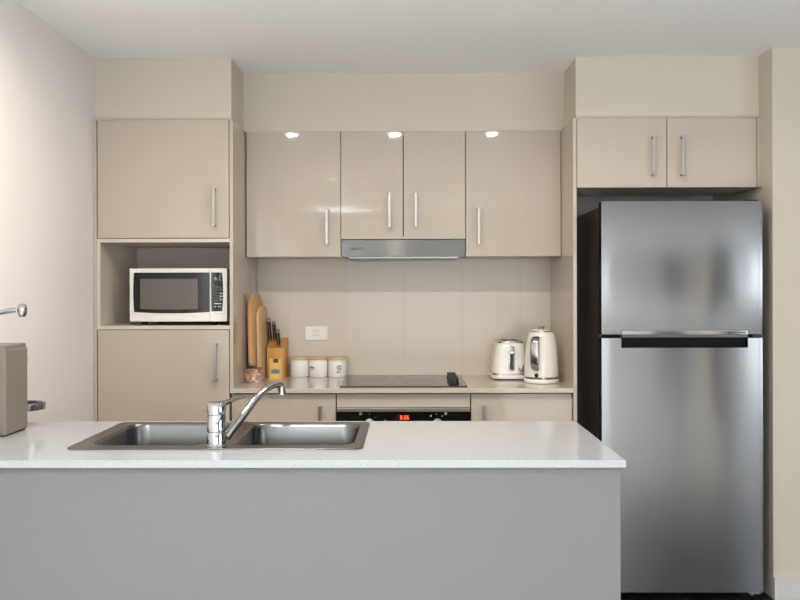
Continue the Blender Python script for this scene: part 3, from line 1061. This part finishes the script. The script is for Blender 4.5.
# ------------------------------------------------------------------ things on the back worktop
# large board: leans in the corner, handle downwards
def board(name, label, material, H, W, T, hole, handle_len, handle_w, loc, rot):
    o = thing(name, label, 'cutting board', loc, None, rot)
    # outline in local (y = width, z = height); thickness along x
    pts = []
    zb = handle_len
    hw = handle_w / 2
    rr = W * 0.42
    if handle_len > 0:
        pts += [(W / 2 - hw, 0.0), (W / 2 + hw, 0.0), (W / 2 + hw, zb - 0.012), (W / 2 + hw + 0.015, zb)]
        pts += [(W - 0.012, zb), (W, zb + 0.014)]
    else:
        pts += [(0.010, 0.0), (W - 0.010, 0.0), (W, 0.010)]
    for k in range(13):
        a = PI / 2 * k / 12
        pts.append((W - rr + rr * math.cos(a), H - rr + rr * math.sin(a)))
    for k in range(13):
        a = PI / 2 + PI / 2 * k / 12
        pts.append((rr + rr * math.cos(a), H - rr + rr * math.sin(a)))
    if handle_len > 0:
        pts += [(0, zb + 0.014), (0.012, zb), (W / 2 - hw - 0.015, zb), (W / 2 - hw, zb - 0.012)]
    else:
        pts += [(0.0, 0.010)]
    mb = MB().prism(pts, 'x', -T / 2, T / 2, 0.003, 2)
    mb.build('blade', material, o, 35, local=True)
    return o


board('cutting_board', 'large round-topped timber cutting board leaning against pantry side, behind the printed tin', M['wood_board'],
      0.425, 0.22, 0.020, True, 0.075, 0.055, (-0.750, 4.02, HB), (0, math.radians(-1.0), math.radians(-5)))
board('cutting_board', 'smaller pale timber cutting board between the large board and the knife block', M['wood_board_pale'],
      0.365, 0.18, 0.014, True, 0.0, 0, (-0.7250, 4.09, HB + 0.0003), (0, math.radians(-1.0), math.radians(-5)))

# printed tin
tx, ty, trd = X(253.2, 4.015), 4.015, 0.043
r = thing('tin', 'small pink and brown printed tin on the worktop in front of the cutting boards', 'tin', (tx, ty, HB))
MB().lathe([(trd - 0.001, HB + 0.002), (trd, HB + 0.003), (trd, HB + 0.064), (trd - 0.001, HB + 0.065)], tx, ty, 40).build('body', M['tin'], r, 35)
b = MB()
b.lathe([(trd - 0.002, HB), (trd + 0.0012, HB + 0.0005), (trd + 0.0012, HB + 0.003), (trd - 0.001, HB + 0.0045)], tx, ty, 40)
b.build('bottom_rim', M['satin'], r, 35)
MB().lathe([(trd - 0.001, HB + 0.0635), (trd + 0.001, HB + 0.064), (trd + 0.001, HB + 0.0675), (trd - 0.003, HB + 0.0685), (trd - 0.004, HB + 0.067), (0, HB + 0.067)], tx, ty, 40).build('lid', M['satin'], r, 35)

# knife block
kx0, kx1 = X(266.3, 4.19), X(283.6, 4.19)
ky0, ky1 = 4.195, 4.335
r = thing('knife_block', 'honey timber knife block with oval badge beside the white canisters', 'knife block', ((kx0 + kx1) / 2, 4.26, HB))
kz0, kz1 = HB + 0.150, HB + 0.196
sy0, sy1, sz1 = ky0 + 0.004, ky0 + 0.095, kz1 - 0.002
slope = math.atan2(sz1 - kz0, sy1 - sy0)
kax = Vector((0, -math.sin(slope), math.cos(slope)))     # the knives stand square to the slanted top
ktn = Vector((0, math.cos(slope), math.sin(slope)))
knives = ((270.2, 0.078, 318.5), (274.9, 0.076, 321.5), (278.6, 0.017, 329.5))   # picture column, distance up the slope, row of the tip


def kbase(t):
    return Vector((0, sy0, kz0)) + ktn * t


blk = MB()
cuts = sorted((X(px, kbase(t).y), t) for px, t, q in knives)
sw = 0.0022
xa = kx0
for xk, t in cuts:
    prof = [(ky0, HB), (ky1, HB), (ky1, kz1), (sy1, sz1), (sy0, kz0)]
    blk.prism(prof, 'x', xa, xk - sw)
    a_, b_ = kbase(t + 0.0095), kbase(t - 0.0115)
    dn = kax * -0.086
    blk.prism([(ky0, HB), (ky1, HB), (ky1, kz1), (sy1, sz1), (a_.y, a_.z), (a_.y + dn.y, a_.z + dn.z), (b_.y + dn.y, b_.z + dn.z), (b_.y, b_.z), (sy0, kz0)], 'x', xk - sw, xk + sw)
    xa = xk + sw
blk.prism(prof, 'x', xa, kx1)
blk.build('body', M['wood_block'], r)
fx_0, fx_1 = X(269.0, 4.165), X(281.6, 4.165)
fy0 = 4.166
fb = MB()
fz1 = Zh(358.5, fy0)
nx0, nx1 = (fx_0 + fx_1) / 2 - 0.0125, (fx_0 + fx_1) / 2 + 0.0125
fb.prism([(fx_0, HB), (fx_1, HB), (fx_1, fz1), (nx1, fz1), (nx1, fz1 - 0.021), (nx0, fz1 - 0.021), (nx0, fz1), (fx_0, fz1)], 'y', fy0, ky0 + 0.0005)
fb = fb.build('front_block', wood('front_block_timber', srgb(226, 178, 98), srgb(238, 196, 120)), r)
MB().box(nx0 + 0.0003, nx1 - 0.0003, fy0 + 0.012, fy0 + 0.02, fz1 - 0.021, fz1 - 0.003).build('sharpener_slot', mat('slot_brown', srgb(104, 70, 36), 0.7), fb)
ex, ez = X(275.0, fy0), Zh(371.3, fy0)
MB().prism([(ex + 0.0235 * math.cos(2 * PI * k / 32), ez + 0.0125 * math.sin(2 * PI * k / 32)) for k in range(32)], 'y', fy0 - 0.001, fy0 + 0.0005).build('badge', M['logo_blue'], fb)
lb = MB()
for k in range(6):
    hh = (0.0035, 0.0028, 0.0045, 0.0028, 0.0035, 0.0028)[k]
    lb.box(ex - 0.0145 + 0.005 * k, ex - 0.011 + 0.005 * k, fy0 - 0.0015, fy0 - 0.0009, ez - 0.0022, ez - 0.0022 + hh * 1.2)
lb.build('badge_print', M['ink'], fb)

# knives: handles stick out of the slanted block top
for (bx, bt_, tipy), lab in zip(knives, ('longest black-handled kitchen knife at the left of the knife block',
                                        'middle black-handled kitchen knife in the knife block',
                                        'shortest black-handled kitchen knife, low at the right of the knife block')):
    base = kbase(bt_) + kax * 0.0008
    base.x = X(bx, base.y)
    # length so that the tip reaches its row in the picture: CH - z = (tipy - VY) * y / F
    kk = (tipy - VY) / F
    L = (CH - base.z - kk * base.y) / (kax.z + kk * kax.y)
    o = thing('kitchen_knife', lab, 'knife', tuple(base), 'black-handled knives in the knife block', (slope, 0, 0))
    w, dpt = 0.0092, 0.011
    b = MB()
    b.prism(roundrect(-w, w, -dpt, dpt, 0.005, 4), 'z', 0.013, L - 0.013, 0.0015, 2)
    b.build('handle', M['black'], o, None, local=True)
    MB().prism(roundrect(-w, w, -dpt, dpt, 0.005, 4), 'z', 0.0, 0.014, 0.001, 1).build('bolster', M['chrome'], o, None, local=True)
    MB().prism(roundrect(-w, w, -dpt, dpt, 0.005, 4), 'z', L - 0.0135, L, 0.0015, 2).build('end_cap', M['chrome'], o, None, local=True)
    MB().box(-0.0016, 0.0016, -dpt - 0.0005, -dpt + 0.002, 0.012, L - 0.012).build('tang', M['chrome'], o, local=True)
    MB().box(-0.0011, 0.0011, -0.0095, 0.0080, -0.080, 0.002).build('blade', M['satin'], o, local=True)

# canisters
crd = 0.0475
CY = 4.288
can_px = (299.4, 318.3, 337.3)
can_lab = ('plain-faced white canister with timber lid, nearest the knife block',
           'middle white canister with timber lid, lettering on its left side',
           'white canister with timber lid and three lines of lettering, beside the cooktop')
for i in range(3):
    cx = X(can_px[i], CY)
    cyy = CY - (0.004 if i == 2 else 0.0)
    r = thing('canister', can_lab[i], 'canister', (cx, cyy, HB), 'white canisters with timber lids')
    z = HB
    b = MB()
    b.lathe([(crd - 0.006, z), (crd - 0.002, z + 0.001), (crd, z + 0.005), (crd, z + 0.082), (crd - 0.0015, z + 0.085), (crd - 0.004, z + 0.086), (0, z + 0.086)], cx, cyy, 48)
    b.build('body', M['ceramic'], r, 40)
    b = MB()
    lr = crd + (0.004 if i == 2 else 0.0015)
    b.lathe([(lr - 0.003, z + 0.086), (lr, z + 0.0875), (lr, z + 0.0965), (lr - 0.002, z + 0.099), (0, z + 0.0995)], cx, cyy, 48)
    b.build('lid', M['wood_lid'], r, 40)
    if i:
        def wrap(u, v, w, cx=cx, cyy=cyy, u0=0.0, z0=0.0):
            a = -PI / 2 + (u0 + u) / crd
            rr = crd + 0.0003 + w
            return (cx + rr * math.cos(a), cyy + rr * math.sin(a), z0 + v)
        t = MB()
        if i == 2:
            for s, wd_, hh, zz, uo in (('Love', 0.024, 0.014, 0.0530, 0.0), ('TEA', 0.024, 0.019, 0.0360, 0.0), ('BLF', 0.019, 0.014, 0.0220, 0.0)):
                put_text(t, s, hh, 0, 0, 0, wide=wd_, fn=lambda u, v, w, uo=uo, zz=zz: wrap(u, v, w, u0=uo, z0=HB + zz))
        else:
            put_text(t, 'Coffee', 0.016, 0, 0, 0, wide=0.038, fn=lambda u, v, w: wrap(u, v, w, u0=-0.056, z0=HB + 0.044))
            for k in range(12):
                a = -PI / 2 + (-0.056 + 0.036 * k / 12) / crd
                a2 = -PI / 2 + (-0.056 + 0.036 * (k + 1) / 12) / crd
                rr0, rr1 = crd - 0.0005, crd + 0.0004
                t.loft([[(cx + q * math.cos(aa), cyy + q * math.sin(aa), zz) for q, zz in ((rr0, HB + 0.036), (rr1, HB + 0.036), (rr1, HB + 0.0372), (rr0, HB + 0.0372))] for aa in (a, a2)])
        t.build('lettering', M['ink'], r)

# power outlet
r = thing('power_outlet', 'white wall switch plate on the tiled splashback above the canisters', 'outlet', (X(316.5, YS), YS, Zh(333, YS)))
x0, x1, z0, z1_ = X(305.3, YS), X(327.6, YS), Zh(340.0, YS), Zh(326.2, YS)
MB().prism(roundrect(x0, x1, z0, z1_, 0.004, 4), 'y', YS - 0.009, YS, 0.002, 2).build('plate', M['plate'], r)
xm, zm = X(316.3, YS), Zh(332.7, YS)
MB().box(xm - 0.0165, xm + 0.0165, YS - 0.0100, YS - 0.0085, zm - 0.0155, zm + 0.0155, 0.0006, 1).build('rocker_surround', mat('switch_line', srgb(214, 208, 200), 0.4), r)
for s in (-1, 1):
    MB().box(xm + s * 0.0078 - 0.0065, xm + s * 0.0078 + 0.0065, YS - 0.0130, YS - 0.0098, zm - 0.012, zm + 0.012, 0.0012, 1).build('rocker', M['plate'], r)

# toaster
tcx, ty0, ty1 = X(511.3, 4.09), 4.085, 4.315
thw = 0.0915
TS = -0.008
tcy = (ty0 + ty1) / 2
r = thing('toaster', 'cream retro toaster with chrome trim on the worktop, left of the kettle', 'toaster', (tcx, tcy, HB))


def rr_loop(hw, hl, rad, z, n=8):
    return [(p[0], p[1], z) for p in roundrect(tcx - hw, tcx + hw, tcy - hl, tcy + hl, rad, n)]


hl = (ty1 - ty0) / 2
MB().loft([rr_loop(thw - 0.006, hl - 0.006, 0.04, HB + 0.004), rr_loop(thw, hl, 0.042, HB + 0.008), rr_loop(thw + 0.001, hl, 0.042, HB + 0.020), rr_loop(thw - 0.003, hl - 0.003, 0.042, HB + 0.024)]).build('base', M['cream_enamel'], r, 40)
MB().loft([rr_loop(thw - 0.003, hl - 0.003, 0.042, HB + 0.023), rr_loop(thw - 0.001, hl - 0.001, 0.042, HB + 0.025), rr_loop(thw - 0.002, hl - 0.002, 0.042, HB + 0.032), rr_loop(thw - 0.005, hl - 0.005, 0.042, HB + 0.034)]).build('chrome_band', M['polished'], r, 40)
body = []
for hw_, dl, z in ((thw - 0.004, 0.003, 0.032), (thw - 0.006, 0.004, 0.06), (thw - 0.010, 0.006, 0.10), (thw - 0.016, 0.009, 0.145), (thw - 0.022, 0.013, 0.172), (thw - 0.027, 0.018, 0.184), (thw - 0.033, 0.025, 0.190), (thw - 0.038, 0.03, 0.192)):
    body.append(rr_loop(hw_, hl - dl, 0.042 if z < 0.17 else 0.036, HB + z + (TS if z > 0.1 else 0)))
MB().loft(body).build('body', M['cream_enamel'], r, 50)
tp = MB()
tp.prism([(p[0], p[1]) for p in roundrect(tcx - thw + 0.030, tcx + thw - 0.030, ty0 + 0.022, ty1 - 0.022, 0.02, 6)], 'z', HB + 0.186 + TS, HB + 0.197 + TS, 0.004, 3)
tp = tp.build('chrome_top', M['polished'], r, 40)
for s in (-1, 1):
    MB().box(tcx + s * 0.024 - 0.011, tcx + s * 0.024 + 0.011, ty0 + 0.04, ty1 - 0.04, HB + 0.1965 + TS, HB + 0.1985 + TS).build('bread_slot', M['black'], tp)
lz0, lz1 = Zh(372, 4.09), Zh(346, 4.09)
ym = 4.096
sl = MB()
tilt = Matrix.Translation((tcx, ym, (lz0 + lz1) / 2)) @ Matrix.Rotation(math.radians(-3.6), 4, 'X')
hh = (lz1 - lz0) / 2
sl.prism(roundrect(-0.0155, 0.0155, -hh, hh, 0.015, 8), 'y', -0.006, 0.006, 0.002, 2, tilt)
sl = sl.build('lever_plate', M['polished'], r, 40)
MB().prism(roundrect(-0.0075, 0.0075, -hh + 0.012, hh - 0.03, 0.004, 4), 'y', -0.0065, 0.0, 0, 2, tilt).build('lever_slot', M['black'], sl)
MB().box(-0.013, 0.013, -0.030, -0.006, hh - 0.042, hh - 0.024, 0.004, 3, tilt).build('lever', M['polished'], sl)
kb = MB()
kxx, kzz = X(521.5, 4.085), Zh(368.4, 4.085)
kb.cyl((kxx, kzz), 'y', 0.0165, 4.070, 4.098, 32, 0.002)
kb.build('browning_knob', M['satin'], r, 40)
for (a, b_) in ((-1, -1), (1, -1), (-1, 1), (1, 1)):
    MB().cyl((tcx + a * 0.06, tcy + b_ * 0.08), 'z', 0.01, HB, HB + 0.005).build('foot', M['rubber'], r)

# kettle
kx, ky = X(541.0, 3.995), 3.995
r = thing('kettle', 'cream retro electric kettle with chrome handle on the worktop, beside the end panel', 'kettle', (kx, ky, HB))
MB().lathe([(0.076, HB), (0.082, HB + 0.002), (0.0835, HB + 0.006), (0.0835, HB + 0.016), (0.081, HB + 0.020), (0.0, HB + 0.020)], kx, ky, 56).build('base', M['cream_enamel'], r, 35)
MB().lathe([(0.079, HB + 0.0195), (0.0815, HB + 0.021), (0.0815, HB + 0.028), (0.0795, HB + 0.030)], kx, ky, 56).build('chrome_band', M['polished'], r, 35)
kprof = [(0.0795, 0.029), (0.0805, 0.040), (0.0800, 0.070), (0.0785, 0.100), (0.0762, 0.135), (0.0725, 0.170), (0.0685, 0.198), (0.0645, 0.216), (0.0605, 0.229), (0.0560, 0.2365), (0.0495, 0.2405)]
MB().lathe([(a, HB + b_) for a, b_ in kprof], kx, ky, 56).build('body', M['cream_enamel'], r, 45)
MB().lathe([(0.047, HB + 0.239), (0.049, HB + 0.2405), (0.049, HB + 0.2455), (0.046, HB + 0.2465)], kx, ky, 48).build('lid_ring', M['polished'], r, 40)
MB().lathe([(0.046, HB + 0.2455), (0.045, HB + 0.2485), (0.034, HB + 0.2515), (0.018, HB + 0.2525), (0.0, HB + 0.253)], kx, ky, 48).build('lid', M['cream_enamel'], r, 45)
MB().lathe([(0.014, HB + 0.252), (0.013, HB + 0.257), (0.016, HB + 0.260), (0.0165, HB + 0.263), (0.012, HB + 0.265), (0.0, HB + 0.2655)], kx, ky, 32).build('lid_knob', M['polished'], r, 40)
# handle on the side facing the room, turned a little to the left
ang = -PI / 2 - math.radians(25)
er = Vector((math.cos(ang), math.sin(ang), 0))
et = Vector((-er.y, er.x, 0))
C0 = Vector((kx, ky, HB))


def kr(z):
    for (r0, z0), (r1, z1) in zip(kprof, kprof[1:]):
        if z0 <= z <= z1:
            return r0 + (r1 - r0) * (z - z0) / (z1 - z0)
    return kprof[-1][0]


hpath = [(kr(0.212) - 0.006, 0.212), (kr(0.212) + 0.012, 0.216), (kr(0.205) + 0.032, 0.210), (kr(0.19) + 0.040, 0.192), (kr(0.14) + 0.040, 0.15), (kr(0.10) + 0.036, 0.105), (kr(0.08) + 0.027, 0.080), (kr(0.07) + 0.010, 0.069), (kr(0.066) - 0.006, 0.066)]
hp = catmull([(a, 0, b_) for a, b_ in hpath], 6)
loops, strip = [], []
for i, p in enumerate(hp):
    d_ = (hp[min(i + 1, len(hp) - 1)] - hp[max(i - 1, 0)]).normalized()
    nrm = Vector((-d_.z, 0, d_.x))
    if nrm.x < 0 and abs(d_.z) > 0.3:
        nrm = -nrm
    nrm = Vector((d_.z, 0, -d_.x)) * -1
    c0 = C0 + er * p.x + Vector((0, 0, p.z))
    nv = er * nrm.x + Vector((0, 0, nrm.z))
    u = i / (len(hp) - 1)
    w = 0.0105 + 0.0095 * math.sin(PI * u) ** 0.6
    hh = 0.0075
    n = 16
    lp = []
    for k in range(n):
        a = 2 * PI * k / n
        lp.append(tuple(c0 + et * w * math.copysign(abs(math.cos(a)) ** 0.6, math.cos(a)) + nv * hh * math.copysign(abs(math.sin(a)) ** 0.6, math.sin(a))))
    loops.append(lp)
MB().loft(loops).build('handle', M['polished'], r, 50)
b = MB()
sp0 = C0 + er * (kr(0.040) + 0.001) + Vector((0, 0, 0.040))
q = Vector((0, 0, 1)).rotation_difference(er).to_matrix().to_4x4()
b.lathe([(0.0095, -0.003), (0.0095, 0.003), (0.006, 0.005), (0, 0.005)], 0, 0, 24, Matrix.Translation(sp0) @ q)
b = b.build('switch', M['black'], r, 40)
# spout on the far side
sd = -er
zt = 0.215
MB().loft([[tuple(C0 + sd * (kr(z) - 0.004 + ext) + et * s * w + Vector((0, 0, z + dz))) for (s, ext, w, dz) in ((-1, 0.0, 0.022, 0), (-0.5, f, 0.022, 0), (0, f * 1.5, 0.0, 0), (0.5, f, 0.022, 0), (1, 0.0, 0.022, 0))]
           for z, f in ((0.165, 0.002), (0.19, 0.014), (0.214, 0.026))]).build('spout', M['cream_enamel'], r)

# ------------------------------------------------------------------ downlights in the ceiling
dl_lab = ('recessed round ceiling downlight above the left half of the island',
          'recessed round ceiling downlight above the middle of the island',
          'recessed round ceiling downlight above the right end of the island')
for i, (lx, ly) in enumerate(DL + DL_FILL):
    r = thing('downlight', dl_lab[i] if i < 3 else 'unseen ceiling downlight added behind the camera as fill light', 'ceiling light', (lx, ly, ZC), 'downlights over the island' if i < 3 else 'added fill downlights over the living side')
    n = 40
    b = MB()
    loops = [[(lx + rad * math.cos(2 * PI * k / n), ly + rad * math.sin(2 * PI * k / n), z) for k in range(n)]
             for rad, z in ((0.058, ZC), (0.058, ZC - 0.003), (0.055, ZC - 0.005), (0.046, ZC - 0.005), (0.044, ZC - 0.002), (0.044, ZC))]
    b.loft(loops, False, False)
    b.build('trim_ring', M['white_plastic'], r, 40)
    MB().cyl((lx, ly), 'z', 0.0435, ZC - 0.003, ZC - 0.0002, n).build('lens', M['light_lens'], r)

# ------------------------------------------------------------------ unseen uplighter lamp added on the living side
for (lx, ly, pw) in UPL_FILL:
    r = thing('fill_uplighter', 'unseen white uplighter floor lamp added behind the camera to brighten the ceiling', 'floor lamp', (lx, ly, 0.012))
    MB().lathe([(0.14, 0.0122), (0.14, 0.016), (0.13, 0.02), (0, 0.022)], lx, ly, 40).build('base', M['white_plastic'], r, 40)
    MB().cyl((lx, ly), 'z', 0.012, 0.02, 1.87, 20).build('pole', M['white_plastic'], r, 40)
    MB().lathe([(0.02, 1.85), (0.07, 1.88), (0.13, 1.93), (0.17, 2.0), (0.174, 2.0), (0.135, 1.927), (0.0, 1.88)], lx, ly, 40).build('lamp_bowl', M['white_plastic'], r, 40)
